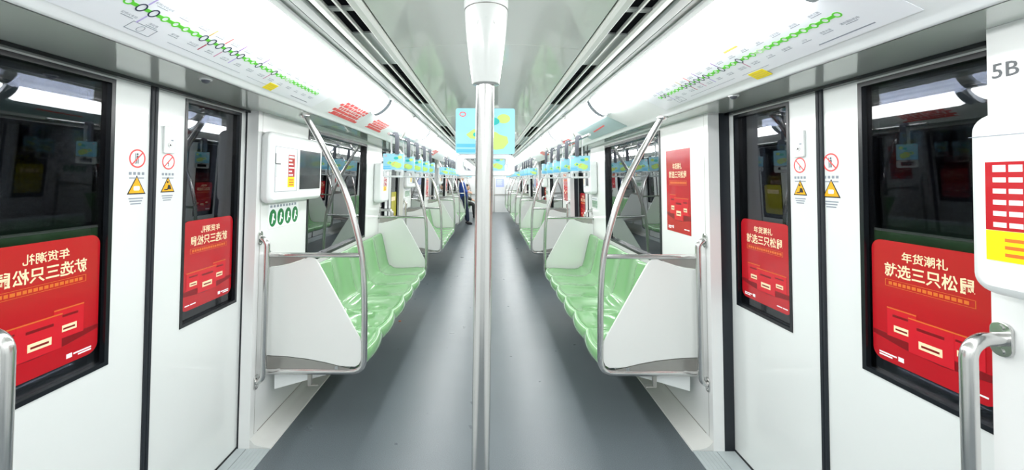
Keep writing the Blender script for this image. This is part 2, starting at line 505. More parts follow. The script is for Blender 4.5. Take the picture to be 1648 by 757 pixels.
    # ---- doors
    for k in range(NB + 1):
        yc = DOOR_Y + k * PERIOD
        f = side_frame(s, yc, 0, 'door')
        o = thing('door_%d' % (k + 1 + (NB + 1 if s > 0 else 0)), '', 'door', f.o)
        del o['label'], o['category']; struct(o)
        for e in (-1, 1):
            g = f if e > 0 else f.mirror()
            out = [(0.014, 0.012), (0.72, 0.012), (0.72, 1.92), (0.014, 1.92)]
            inn = [(0.172, 0.850), (0.588, 0.850), (0.588, 1.906), (0.172, 1.906)]
            leaf = MB().ring(g, out, inn, -0.035, 0.0).build('door_leaf', 'door', o)
            i2 = [(q[0] + (0.016 if q[0] < 0.3 else -0.016), q[1] + (0.016 if q[1] < 1 else -0.016)) for q in inn]
            MB().ring(g, inn, i2, -0.066, 0.003).build('window_frame', 'blackframe', leaf)
            MB().prism(g, i2, -0.022, -0.016).build('window_pane', 'doorglass', leaf)
            # outer, slightly leaning pane of the double glazing
            tl = lambda q, c: g.p(q[0], q[1], c + (q[1] - 1.38) * 0.024)
            MB().add([tl(q, -0.049) for q in i2] + [tl(q, -0.044) for q in i2], [(3, 2, 1, 0), (4, 5, 6, 7), (0, 1, 5, 4), (1, 2, 6, 5), (2, 3, 7, 6), (3, 0, 4, 7)]).build('window_pane', 'doorglass', leaf)
            MB().rect(g, 0.0008, 0.017, 0.012, 1.92, -0.034, 0.008).build('rubber_seal', 'rubber', leaf, bevel=0.004)

# end walls
mb = MB().box(-1.5, 1.5, Y_END, Y_END + 0.06, 0, 2.25)
struct(mb.build('wall_end', 'wall'))
struct(MB().box(-1.5, 1.5, Y_BACK - 0.06, Y_BACK, 0, 2.25).build('wall_back', 'wall'))
o = thing('door_11', '', 'door', (0, Y_END, 0)); del o['label'], o['category']; struct(o)
fe = F((0.0, Y_END, 0), (1, 0, 0), (0, 0, 1))
MB().ring(fe, [(-0.30, 0.0), (0.26, 0.0), (0.26, 1.95), (-0.30, 1.95)], [(-0.26, 0.001), (0.22, 0.001), (0.22, 1.91), (-0.26, 1.91)], 0.001, 0.03).build('door_frame', 'plate', o)
MB().rect(fe, -0.26, 0.22, 0.01, 1.91, 0.001, 0.012).build('door_leaf', 'door', o)
mb = MB().rect(fe, 0.27, 1.2, 0.80, 0.84, 0, 0.03).rect(fe, -1.2, -0.31, 0.80, 0.84, 0, 0.03)
struct(mb.build('trim_11', 'plate'))
t = thing('notice', 'pale lavender notice on the white end wall of the carriage', 'notice', (0.5, Y_END, 1.18))
g = fe.at(0.51, 1.36)
MB().rect(g, -0.19, 0.19, -0.19, 0.19, 0.001, 0.004).build('sheet', 'lavender', t)
mb = MB()
for i in range(5): mb.rect(g, -0.15, 0.10 - 0.03 * (i % 2), 0.12 - 0.055 * i, 0.135 - 0.055 * i, 0.004, 0.005)
mb.build('printed_lines', 'white', t)

# ================================================================== ceiling lamps and vents
def lamp_geo(s, y0, y1):
    mb = MB(); rows = []
    a = Vector((s * 0.864, 0, 2.0375)); b = Vector((s * 0.727, 0, 2.1345))
    mid = (a + b) / 2; half = (b - a) / 2
    nrm = Vector((s * 0.02, 0, -1.0)).normalized()
    ys = [0, .004, .012, .025, .04, .06, .08, .10]
    ys = [y0 + q for q in ys] + [y0 + (y1 - y0) * i / 8 for i in range(1, 8)] + [y1 - q for q in reversed(ys)]
    for y in ys:
        d = min(y - y0, y1 - y)
        k = math.sqrt(max(0.0, 1 - (1 - min(d / 0.10, 1)) ** 2))
        row = []
        for i in range(17):
            t = PI * i / 16
            q = mid - half * math.cos(t) * (0.25 + 0.75 * k) + nrm * (0.046 * math.sin(t) ** 0.8 * k - 0.001)
            row.append((q.x, y, q.z))
        rows.append(row)
    return mb.grid(rows)
for s in (-1, 1):
    first = None
    for k in range(-2, 9):
        y1 = 2.95 + k * 1.965; y0 = y1 - 1.90
        lab = ''
        if k < 0: lab = 'glowing white lamp on the %s behind the camera, %s' % (SIDE[s], 'last but one' if k == -1 else 'last')
        else: lab = ['nearest', 'second', 'third', 'fourth', 'fifth', 'sixth', 'seventh', 'eighth', 'ninth'][k] + ' long glowing lamp diffuser along the %s side of the ceiling' % SIDE[s]
        if first is None:
            t = first = thing('ceiling_lamp', lab, 'ceiling lamp', (s * 0.80, y0, 2.09), 'ceiling lamps in two rows')
            lamp_geo(s, y0, y1).build('diffuser', 'lamp', t, smooth=True, angle=60)
            for (yy, dy) in ((y0, -0.012), (y1, 0.012)):
                m2 = MB(); fr = F((s * 0.795, yy, 2.086), (s * -0.137, 0, 0.097), (s * 0.02, 0, -1.0)); fr.n = Vector((0, 1, 0))
                pts = [(0.083 * math.cos(PI * i / 16), 0.054 * math.sin(PI * i / 16) ** 0.8) for i in range(17)]
                m2.prism(fr, pts, -0.007, 0.007)
                m2.build('end_cap', 'capshade', t)
        else:
            t = dup(first, (k + 2) * 1.965, lab)

segs = [(0.35, 1.42), (1.45, 1.67), (2.12, 3.25), (4.62, 5.75), (7.1, 8.25), (9.6, 10.75), (12.1, 13.2), (14.6, 15.7)]
for s in (-1, 1):
    def ext(mb, pts, y0, y1):
        f = F((0, y0, 0), (s, 0, 0), (0, 0, 1)); f.n = Vector((0, 1, 0)); mb.prism(f, pts, 0, y1 - y0)
    cover = MB(); edge = Y_BACK
    for i, (y0, y1) in enumerate(segs):
        t = thing('air_vent', ['first', 'short second', 'third', 'fourth', 'fifth', 'sixth', 'seventh', 'farthest'][i] + ' black twin-slot air vent in the %s ceiling rail' % SIDE[s], 'air vent', (s * 0.525, y0, 2.15), 'air vents in the ceiling rails')
        mb = MB(); ext(mb, [(0.4875, 2.153), (0.522, 2.153), (0.522, 2.171), (0.4875, 2.171)], y0, y1); mb.build('slot', 'slot', t)
        mb = MB(); ext(mb, [(0.531, 2.151), (0.5695, 2.151), (0.5695, 2.171), (0.531, 2.171)], y0, y1); mb.build('slot', 'slot', t)
        mb = MB()
        for j in range(1, int((y1 - y0) / 0.19)):
            yy = y0 + j * 0.19
            ext(mb, [(0.488, 2.149), (0.5215, 2.149), (0.5215, 2.153), (0.488, 2.153)], yy, yy + 0.004)
            ext(mb, [(0.5315, 2.147), (0.569, 2.147), (0.569, 2.151), (0.5315, 2.151)], yy, yy + 0.004)
        if mb.v: mb.build('slat', 'slot', t)
        ext(cover, [(0.4865, 2.146), (0.5225, 2.146), (0.5225, 2.17), (0.4865, 2.17)], edge, y0)
        ext(cover, [(0.5305, 2.144), (0.5705, 2.144), (0.5705, 2.17), (0.5305, 2.17)], edge, y0)
        edge = y1
    ext(cover, [(0.4865, 2.146), (0.5225, 2.146), (0.5225, 2.17), (0.4865, 2.17)], edge, Y_END)
    ext(cover, [(0.5305, 2.144), (0.5705, 2.144), (0.5705, 2.17), (0.5305, 2.17)], edge, Y_END)
    struct(cover.build('trim_12', 'railgrey'))

# ================================================================== centre pole
t = thing('grab_pole', 'tall stainless grab pole in the middle of the aisle with white plastic top fitting', 'grab pole', (-0.018, 0.85, 0))
lean = lambda z: (-0.022 + 0.0075 * z, 0.85, z)
MB().tube([lean(0.02), lean(0.6), lean(1.2), lean(1.78)], 0.0188, 20).build('pole', 'steel', t, smooth=True)
c = Vector((lean(1.9)[0], 0.85, 0))
MB().lathe(c, [(0.025, 1.742), (0.0285, 1.744), (0.0315, 1.765), (0.0365, 1.80), (0.041, 1.838), (0.0438, 1.87), (0.0452, 1.892), (0.0452, 1.896)], 32).build('top_fitting', 'fitting', t, smooth=True)
MB().lathe(c, [(0.0462, 1.898), (0.0472, 1.93), (0.049, 1.99), (0.052, 2.06), (0.058, 2.12), (0.066, 2.165), (0.066, 2.186)], 32).build('upper_collar', 'fitting', t, smooth=True)
MB().lathe(c, [(0.044, 1.894), (0.044, 1.90)], 32).build('joint_ring', 'plate', t)
m2 = MB()
path = [(c.x + 0.017 * math.cos(q), 0.85 - 0.0425 + 0.004 * abs(math.cos(q)), 1.857 + 0.012 * math.sin(q)) for q in [PI * i / 8 for i in range(9)]]
m2.tube(path, 0.0018, 6).build('embossed_arch', 'fitting', t, smooth=True)
MB().lathe((lean(0)[0], 0.85, 0), [(0.05, 0.0), (0.05, 0.006), (0.03, 0.02), (0.021, 0.035)], 24).build('base_flange', 'steel', t, smooth=True)

# ================================================================== benches
def bench_geo(s, ns=6):
    xf = X_FRONT[s]; Ls = (BENCH1 - BENCH0 - 0.03) / ns; y0 = BENCH0 + 0.015
    #      X        z      front  down   back   (how far each station follows the scoop of a seat)
    P = [(0.05, 0.385, 0.3, 0, 0), (0.022, 0.392, 0.7, 0, 0), (0.002, 0.412, 1, 0, 0), (-0.002, 0.44, 1, 0, 0), (0.004, 0.466, 1, 0.1, 0), (0.012, 0.480, 1, 0.1, 0), (0.022, 0.489, 0.95, 0.15, 0), (0.034, 0.4895, 0.9, 0.25, 0), (0.042, 0.483, 0.8, 0.5, 0), (0.058, 0.485, 0.6, 0.7, 0),
         (0.10, 0.487, 0.2, 1, 0), (0.18, 0.482, 0, 1.2, 0), (0.27, 0.477, 0, 1.25, 0), (0.35, 0.478, 0, 1.1, 0), (0.385, 0.484, 0, 0.8, 0.2), (0.405, 0.500, 0, 0.5, 0.4), (0.420, 0.509, 0, 0.3, 0.6), (0.431, 0.511, 0, 0.2, 0.8), (0.437, 0.520, 0, 0.1, 0.9), (0.447, 0.545, 0, 0, 1), (0.462, 0.60, 0, 0, 1.1), (0.478, 0.68, 0, 0, 1.1),
         (0.495, 0.76, 0, 0, 1.0), (0.510, 0.83, 0, 0, 0.9), (0.519, 0.868, 0, 0, 0.7), (0.530, 0.888, 0, 0, 0.4), (0.545, 0.893, 0, 0, 0.2), (0.558, 0.885, 0, 0, 0)]
    rows = []
    nu = 14
    for i in range(ns):
        for j in range(nu + (1 if i == ns - 1 else 0)):
            u = j / nu
            wv = math.sin(PI * u) ** 0.75 if 0 < u < 1 else 0.0
            rows.append([(s * (xf + x - 0.026 * fr * wv + 0.030 * bk * wv), y0 + (i + u) * Ls, z - 0.020 * dn * wv) for x, z, fr, dn, bk in P])
    return MB().grid(rows), Ls, y0
def make_bench(s):
    t = thing('bench', 'x', 'bench', (s * 1.0, BENCH0, 0), 'green moulded benches along both sides')
    g, Ls, y0 = bench_geo(s)
    o = g.build('seat_shell', 'seat', t, smooth=True, angle=80)
    md = o.modifiers.new('thick', 'SOLIDIFY'); md.thickness = 0.010; md.offset = -1
    xf, x1 = X_FRONT[s], xw(s, 0.35)
    mb = MB()
    mb.box(min(s * (xf + 0.14), s * (xf + 0.18)), max(s * (xf + 0.14), s * (xf + 0.18)), BENCH0 + 0.06, BENCH1 - 0.06, 0.40, 0.445)
    mb.box(min(s * (xf + 0.36), s * (xf + 0.40)), max(s * (xf + 0.36), s * (xf + 0.40)), BENCH0 + 0.06, BENCH1 - 0.06, 0.40, 0.445)
    mb.build('seat_rail', 'plate', t, bevel=0.004)
    for yy in (BENCH0 + 0.025, (BENCH0 + BENCH1) / 2, BENCH1 - 0.065):
        f = F((0, yy, 0), (s, 0, 0), (0, 0, 1)); f.n = Vector((0, 1, 0))
        MB().prism(f, [(x1 - 0.036, 0.398), (x1 - 0.036, 0.246), (xf + 0.21, 0.345), (xf + 0.10, 0.372), (xf + 0.10, 0.398)], 0, 0.04).build('cantilever_bracket', 'plastic', t, bevel=0.004)
    return t
def make_partition(s, far):
    """screen at the end of a bench: bent steel post, rail, lower bar, white panel"""
    Y = BENCH1 + 0.018 if far else BENCH0 - 0.018
    sh = X_FRONT[s] - 0.752
    xe = xw(s, 0.5)
    mp = lambda x: x + sh if x < 0.9 else x + sh + (x - 0.9) / 0.442 * (xe - 0.004 - 1.342 - sh)
    t = thing('bench_screen', 'x', 'bench screen', (s * X_FRONT[s], Y, 0), 'steel framed screens at the bench ends')
    path = [(1.112, 1.928), (1.05, 1.822), (0.987, 1.711), (0.930, 1.602), (0.878, 1.496), (0.837, 1.38), (0.803, 1.262), (0.779, 1.165), (0.763, 1.078), (0.753, 0.98), (0.748, 0.88), (0.746, 0.746), (0.746, 0.60), (0.746, 0.47),
            (0.749, 0.437), (0.758, 0.410), (0.775, 0.391), (0.80, 0.382), (0.84, 0.380)]
    P = [(s * (x + sh), Y, z) for x, z in path] + [(s * (xe + 0.0), Y, 0.380)]
    MB().tube(P, 0.0185, 14).build('post', 'steel', t, smooth=True)
    MB().tube([(s * (0.763 + sh), Y, 1.08), (s * (xw(s, 1.08) + 0.0), Y, 1.08)], 0.015, 14).build('rail', 'steel', t, smooth=True)
    for zz, r in ((1.08, 0.028), (0.38, 0.030)):
        x = xw(s, zz)
        MB().lathe((s * (x - 0.006), Y, zz), [(r, 0.0), (r, 0.006)], 18, (s, 0, 0)).build('wall_flange', 'steel', t)
    MB().lathe((s * (1.112 + sh), Y, 1.916), [(0.022, -0.012), (0.032, 0.0), (0.032, 0.009)], 18).build('ceiling_flange', 'steel', t, smooth=True)
    f = F((0, Y, 0), (s, 0, 0), (0, 0, 1)); f.n = Vector((0, 1, 0))
    pan = [(1.330, 1.004), (1.25, 1.014), (1.195, 1.026), (1.135, 1.046), (1.0855, 1.067), (1.062, 1.068), (1.04, 1.056), (1.021, 1.029), (0.863, 0.746), (0.774, 0.586), (0.762, 0.556), (0.758, 0.50), (0.762, 0.455), (0.775, 0.425), (0.800, 0.411), (0.886, 0.414), (0.98, 0.437), (1.082, 0.456), (1.20, 0.470), (1.342, 0.478)]
    MB().prism(f, [(mp(x), z) for x, z in pan], -0.007, 0.007).build('screen_panel', 'panel', t, bevel=0.002)
    up = [(1.330, 1.008), (1.25, 1.018), (1.195, 1.030), (1.135, 1.050), (1.0855, 1.0705), (1.327, 1.0705)]
    lo = [(1.342, 0.474), (1.20, 0.466), (1.082, 0.452), (0.98, 0.433), (0.886, 0.410), (0.83, 0.398), (0.84, 0.392), (1.342, 0.392)]
    MB().prism(f, [(mp(x), z) for x, z in up], -0.005, 0.005).build('upper_plate', 'plate', t)
    MB().prism(f, [(mp(x), z) for x, z in lo], -0.005, 0.005).build('lower_plate', 'plate', t)
    mb = MB().rect(f, mp(1.062), mp(1.085), 0.30, 0.372, -0.010, 0.010)
    mb.rect(f, mp(1.02), mp(1.085), 0.293, 0.300, -0.008, 0.008)
    mb.build('lower_bracket', 'plate', t, bevel=0.003)
    MB().tube([(s * (xw(s, 0.40) - 0.012), Y, 0.39), (s * (xw(s, 1.07) - 0.012), Y, 1.075)], 0.007, 8).build('wall_bar', 'steel', t, smooth=True)
    for x in (0.90, 1.25):
        MB().rect(f, mp(x), mp(x) + 0.02, 0.37, 0.40 if x > 1 else 0.416, -0.009, 0.009).build('clip', 'steel', t)
    return t
bcount = {-1: 0, 1: 0}
bl = ['closest to the camera with six scooped seats', 'in the second bay, past the second doors', 'in the third bay', 'in the fourth bay by the end wall']
for s in (-1, 1):
    b = make_bench(s); pn = make_partition(s, False); pf = make_partition(s, True)
    for k in range(NB):
        lb = 'pale green moulded bench on the %s side, %s' % (SIDE[s], bl[k])
        ln = 'white screen with curved post at the near end of the %s %s bench' % (ORD[k], SIDE[s])
        lf = 'white screen with curved post at the far end of the %s %s bench' % (ORD[k], SIDE[s])
        if k == 0: b['label'] = lb; pn['label'] = ln; pf['label'] = lf
        else: dup(b, k * PERIOD, lb); dup(pn, k * PERIOD, ln); dup(pf, k * PERIOD, lf)

# ================================================================== grab handles beside the doors
def make_handle(s, y, off=0.075, z0=0.35, z1=1.18, lab=''):
    t = thing('grab_rail', lab, 'grab handle', (s * xw(s, z0), y, z0), 'vertical grab handles beside the doors')
    xa, xb = xw(s, z0), xw(s, z1)
    r = 0.045
    P = [(xa, z0 + 0.03)] + [(xa - off + r - r * math.sin(q), z0 + 0.03 + r - r * math.cos(q)) for q in [PI / 2 * i / 6 for i in range(7)]]
    P += [(xb - off + r - r * math.cos(q), z1 - 0.03 - r + r * math.sin(q)) for q in [PI / 2 * i / 6 for i in range(7)]] + [(xb, z1 - 0.03)]
    MB().tube([(s * x, y, z) for x, z in P], 0.0165, 16).build('bar', 'steel', t, smooth=True)
    for zz in (z0 + 0.03, z1 - 0.03):
        f = side_frame(s, y, zz)
        fl = MB().prism(f, round_rect(-0.022, 0.022, -0.042, 0.042, 0.02), 0.0, 0.008).build('mounting_plate', 'steel', t, bevel=0.0015)
        for e in (-1, 1):
            MB().prism(f, oval(0, e * 0.029, 0.007, n=12), 0.008, 0.011).build('screw', 'steel', fl)
    return t
ordn = ['first', 'second', 'third', 'fourth', 'fifth']
for s in (-1, 1):
    hn = make_handle(s, 0.985, 0.085 if s > 0 else 0.152, 0.35, 1.19, 'steel grab handle at the near edge of the first %s doors, cut by the frame' % SIDE[s])
    hf = make_handle(s, 2.338, 0.043, 0.33, 1.225, 'slim steel grab handle between the first %s doors and the nearest bench' % SIDE[s])
    for k in range(1, NB + 1):
        dup(hn, k * PERIOD, 'steel grab handle at the near edge of the %s doors on the %s side' % (ordn[k], SIDE[s]))
        if k < NB: dup(hf, k * PERIOD, 'slim steel grab handle between the %s %s doors and the bench beyond' % (ordn[k], SIDE[s]))

# ================================================================== overhead rails and hanging straps
def make_overhead(s):
    t = thing('overhead_rail', 'x', 'overhead rail', (s * 0.82, 3.3, 1.91), 'overhead rails that carry the straps')
    MB().tube([(s * 0.82, 3.3, 1.91), (s * 0.82, 4.6, 1.91), (s * 0.82, 5.85, 1.91)], 0.012, 12).build('bar', 'steel', t, smooth=True)
    for y in (3.75, 5.49):
        MB().tube([(s * 0.82, y, 1.91), (s * 0.70, y, 2.128)], 0.009, 10).build('hanger_rod', 'plate', t, smooth=True)
        MB().lathe((s * 0.82, y - 0.02, 1.91), [(0.0145, 0), (0.0145, 0.04)], 14, (0, 1, 0)).build('clamp', 'steel', t, smooth=True)
        MB().lathe((s * 0.702, y, 2.118), [(0.012, 0), (0.02, 0.008), (0.02, 0.014)], 14).build('ceiling_socket', 'steel', t, smooth=True)
    return t
def make_strap(x, y, zbar, lab, ceiling=False, group='hanging strap handles with map cards'):
    """webbing loop over the bar, printed card holder, clear grip below"""
    t = thing('strap_handle', lab, 'strap handle', (x, y, zbar), group)
    ct, cb = 1.757, 1.620
    f = F((x, y, 0), (1, 0, 0), (0, 0, 1))
    mb = MB(); fs = F((x - 0.0, y, 0), (0, 1, 0), (0, 0, 1))
    wv = 0.014
    if ceiling:
        mb.rect(f, -wv, wv, ct - 0.005, zbar, -0.002, 0.002)
        MB().lathe((x, y, zbar - 0.03), [(0.012, 0), (0.03, 0.012), (0.034, 0.03)], 20).build('ceiling_mount', 'plastic', t, smooth=True)
    else:
        ais = -1 if x > 0 else 1
        inner = [(.014, ct - .005), (.014, zbar), (.010, zbar + .0105), (0, zbar + .0145), (-.010, zbar + .0105), (-.0145, zbar), (-.0145, ct - .005)]
        outer = [(.046, ct - .005), (.046, zbar + .004), (.034, zbar + .028), (.008, zbar + .032), (-.014, zbar + .024), (-.022, zbar + .004), (-.022, ct - .005)]
        inner = [(q[0] * ais, q[1]) for q in inner]; outer = [(q[0] * ais, q[1]) for q in outer]
        n = len(outer); vs = []; fc = []
        for c in (-0.012, 0.012):
            for ps in (outer, inner):
                vs += [(x + a, y + c, b) for a, b in ps]
        pale = []
        for i in range(n - 1):
            j = i + 1
            back = i >= n - 2
            (pale if back else fc).extend([(i, j, n + j, n + i), (2 * n + i, 3 * n + i, 3 * n + j, 2 * n + j), (i, 2 * n + i, 2 * n + j, j), (n + i, n + j, 3 * n + j, 3 * n + i)])
        mb.add(vs, fc)
        kp = sorted(set(q for p_ in pale for q in p_)); rm = {q: i for i, q in enumerate(kp)}
        MB().add([vs[q] for q in kp], [tuple(rm[q] for q in p_) for p_ in pale]).build('back_strip', 'grip', t)
    mb.build('webbing', 'strap', t)
    card = MB().prism(f, round_rect(-0.089, 0.089, cb, ct, 0.006, 3), -0.005, 0.005).build('card', 'sky', t)
    for c0, c1, q in ((0.005, 0.0056, 1), (-0.0056, -0.005, -1)):
        fm = f if q > 0 else f.mirror()
        e_ = 0.0002 * q; lo, hi = (c0, c1) if q > 0 else (c1, c0)
        m1 = MB().prism(fm, [(-.058, cb + .058), (-.045, cb + .046), (-.022, cb + .044), (-.012, cb + .026), (.012, cb + .022), (.03, cb + .012), (.055, cb + .016), (.070, cb + .034), (.066, cb + .052), (.044, cb + .058), (.032, cb + .066), (.008, cb + .07), (-.012, cb + .064), (-.034, cb + .075)], lo, hi)
        m1.prism(fm, oval(0.055, cb + 0.106, 0.020, 0.014, 14), lo, hi)
        m1.build('printed_map', 'lime', card)
        m1 = MB().prism(fm, oval(0.022, cb + 0.098, 0.021, 0.012, 14), lo, hi + e_); m1.prism(fm, oval(-0.028, cb + 0.058, 0.009, 0.007, 12), lo, hi + e_)
        m1.build('printed_lake', 'teal', card)
        m1 = MB().rect(fm, -0.086, -0.02, cb + 0.004, cb + 0.014, lo, hi); m1.rect(fm, -0.086, -0.03, cb + 0.02, cb + 0.03, lo, hi)
        m1.build('printed_river', 'cardblue', card)
        m1 = MB().ring(fm, oval(-0.068, ct - 0.018, 0.010, 0.0075, 14), oval(-0.068, ct - 0.018, 0.0075, 0.005, 14), lo, hi); m1.rect(fm, -0.008, 0.0, cb + 0.042, cb + 0.05, lo, hi + e_); m1.rect(fm, 0.002, 0.010, cb + 0.056, cb + 0.062, lo, hi + e_)
        m1.build('printed_badge', 'salmon', card)
    # grip: rounded frame with a clear bar
    MB().ring(f, round_rect(-0.089, 0.089, 1.553, cb - 0.001, 0.018), round_rect(-0.064, 0.064, 1.570, cb - 0.016, 0.008), -0.011, 0.011).build('grip', 'grip', t, bevel=0.004)
    MB().rect(f, -0.012, 0.012, cb - 0.014, cb - 0.002, -0.0125, 0.0125).build('buckle', 'strap', t)
    return t
for s in (-1, 1):
    ov = make_overhead(s); base = 3.47 if s < 0 else 3.64
    st = make_strap(s * 0.82, base, 1.91, 'x')
    for k in range(NB):
        lab = 'thin steel overhead rail on the %s with two hanger rods, over the %s bench' % (SIDE[s], ORD[k])
        if k == 0: ov['label'] = lab
        else: dup(ov, k * PERIOD, lab)
        for j in range(5):
            lab = '%s hanging strap with blue map card on the %s rail of the %s side' % (ordn[j], ORD[k], SIDE[s])
            if k == 0 and j == 0: st['label'] = lab
            else: dup(st, k * PERIOD + 0.49 * j, lab)
make_strap(-0.012, 1.22, 2.186, 'large-looking strap with blue map card hanging just behind the centre pole', True, 'straps hanging over the aisle')
make_strap(0.057, 3.72, 2.184, 'strap with blue card over the aisle, farther back and mostly hidden by the pole', True, 'straps hanging over the aisle')

# ================================================================== red adverts
def advert(f, wd, ht, lab, mirrored, rounded=True, tall=False):
    """f has its origin at the middle of the lower edge; printing goes right to left when mirrored"""
    t = thing('advert_poster', lab, 'poster', f.o, 'red new-year advert posters')
    g = f.mirror() if mirrored else f
    hw = wd / 2
    k = wd / 0.355
    sheet = MB().prism(g, round_rect(-hw, hw, 0, ht, 0.035 if rounded else 0.002), 0.0, 0.0012).build('sheet', 'red', t)
    c0, c1, c2, c3 = 0.0012, 0.0016, 0.0020, 0.0024
    def z(q): return q * ht
    # lower shelf
    mb = MB().prism(g, [(-hw, z(.20)), (-hw * .4, z(.155)), (hw * .2, z(.14)), (hw, z(.17)), (hw, z(.215)), (-hw, z(.235))], c0, c1)
    mb.build('printed_shelf', 'reddark', t)
    m1 = MB(); m2 = MB(); m3 = MB(); m4 = MB()
    for (a0, a1, b0, b1, lvl) in ((-.125, -.03, .22, .455, 0), (.06, .15, .22, .42, 0), (-.055, .075, .15, .42, 1)):
        a0 *= k; a1 *= k
        m1.rect(g, a0, a1, z(b0), z(b1), c1, c2 + lvl * .0004)
        h = c2 + lvl * .0004
        m2.rect(g, a0, a1, z(b1) - .004 * k, z(b1), h, h + .0003)
        am = (a0 + a1) / 2; aw = (a1 - a0)
        m3.rect(g, am - aw * .26, am + aw * .26, z(b0 + (b1 - b0) * .20), z(b0 + (b1 - b0) * .42), h, h + .0003)
        m4.rect(g, am - aw * .3, am + aw * .3, z(b0 + (b1 - b0) * .70), z(b0 + (b1 - b0) * .78), h, h + .0003)
        m4.rect(g, am - aw * .2, am + aw * .2, z(b0 + (b1 - b0) * .27), z(b0 + (b1 - b0) * .33), h + .0003, h + .0006)
    m1.build('printed_gift_boxes', 'redlight', t)
    m3.build('printed_box_labels', 'cream', t); m4.build('printed_box_bands', 'reddark', t)
    m2.build('printed_box_edges', 'orange', t)
    mb = MB()
    y1, y2, y3 = (.885, .765, .655) if not tall else (.80, .70, .60)
    put_text(mb, g, '年货潮礼', -.005 * k, z(y1), width=.135 * k, height=.034 * k if not tall else .075 * ht, c=c2, bold=0.014)
    put_text(mb, g, '就选三只松鼠', 0.0, z(y2), width=.262 * k, height=.048 * k if not tall else .085 * ht, c=c2, bold=0.018)
    o = mb.build('lettering', 'cream', t, recalc=False)
    mb = MB().ring(g, [(-.13 * k, z(y3 - .028)), (.13 * k, z(y3 - .028)), (.13 * k, z(y3 + .028)), (-.13 * k, z(y3 + .028))], [(-.128 * k, z(y3 - .025)), (.128 * k, z(y3 - .025)), (.128 * k, z(y3 + .025)), (-.128 * k, z(y3 + .025))], c0, c1)
    x = -.118
    while x < .115:
        wq = .010 + .004 * random.random()
        mb.rect(g, x * k, (x + wq) * k, z(y3 - .013), z(y3 + .013), c0, c1); x += wq + .004
    mb.build('printed_subtitle', 'orange', t)
    mb = MB()
    for a0, a1, b in ((-.155, -.095, .055), (-.155, -.11, .035), (.085, .12, .05), (.125, .155, .05)):
        mb.rect(g, a0 * k, a1 * k, z(b), z(b + .012), c0, c1)
    mb.rect(g, -.09 * k, -.072 * k, z(.04), z(.075), c0, c1)
    mb.build('printed_footer', 'white', t)
    return t
for s in (-1, 1):
    for e in (-1, 1):
        y = DOOR_Y + e * 0.38
        f = side_frame(s, y, 0.912, 'door').at(0, 0, -0.0155)
        nm = 'near' if e < 0 else 'far'
        a = advert(f, 0.362, 0.425, 'x', s < 0)
        a['label'] = 'red poster with %scream lettering on the %s leaf window of the first %s doors' % ('mirrored ' if s < 0 else '', nm, SIDE[s])
        for k in range(1, NB if s > 0 else 1):
            dup(a, k * PERIOD, 'red poster on the %s leaf window of the %s doors on the %s side' % (nm, ordn[k], SIDE[s]))
f = side_frame(-1, DOOR_Y + PERIOD + 0.38, 0.912, 'door').at(0, 0, -0.0155)
t = thing('advert_poster', 'olive yellow poster on the far leaf window of the second doors on the left', 'poster', f.o)
MB().prism(f, round_rect(-0.18, 0.18, 0, 0.43, 0.03), 0, 0.0012).build('sheet', mat('olive_print', srgb(176, 168, 30), 0.35, noise=0.15, nscale=8), t)
MB().rect(f, -0.12, 0.12, 0.30, 0.36, 0.0012, 0.0017).build('printed_band', 'cream', t)
f = side_frame(1, 2.67, 1.195)
a = advert(f, 0.335, 0.55, 'tall square-cornered red poster on the white wall beside the nearest right bench window', False, False, True)
for k in range(1, NB):
    dup(a, k * PERIOD, 'tall red poster on the right wall at the near end of the %s bench' % ORD[k])
f = side_frame(-1, 4.72 + PERIOD, 1.15)
a = advert(f, 0.335, 0.55, 'tall red poster on the left wall past the window of the second bench', False, False, True)
for k in range(2, NB):
    dup(a, (k - 1) * PERIOD, 'tall red poster on the left wall past the window of the %s bench' % ORD[k])

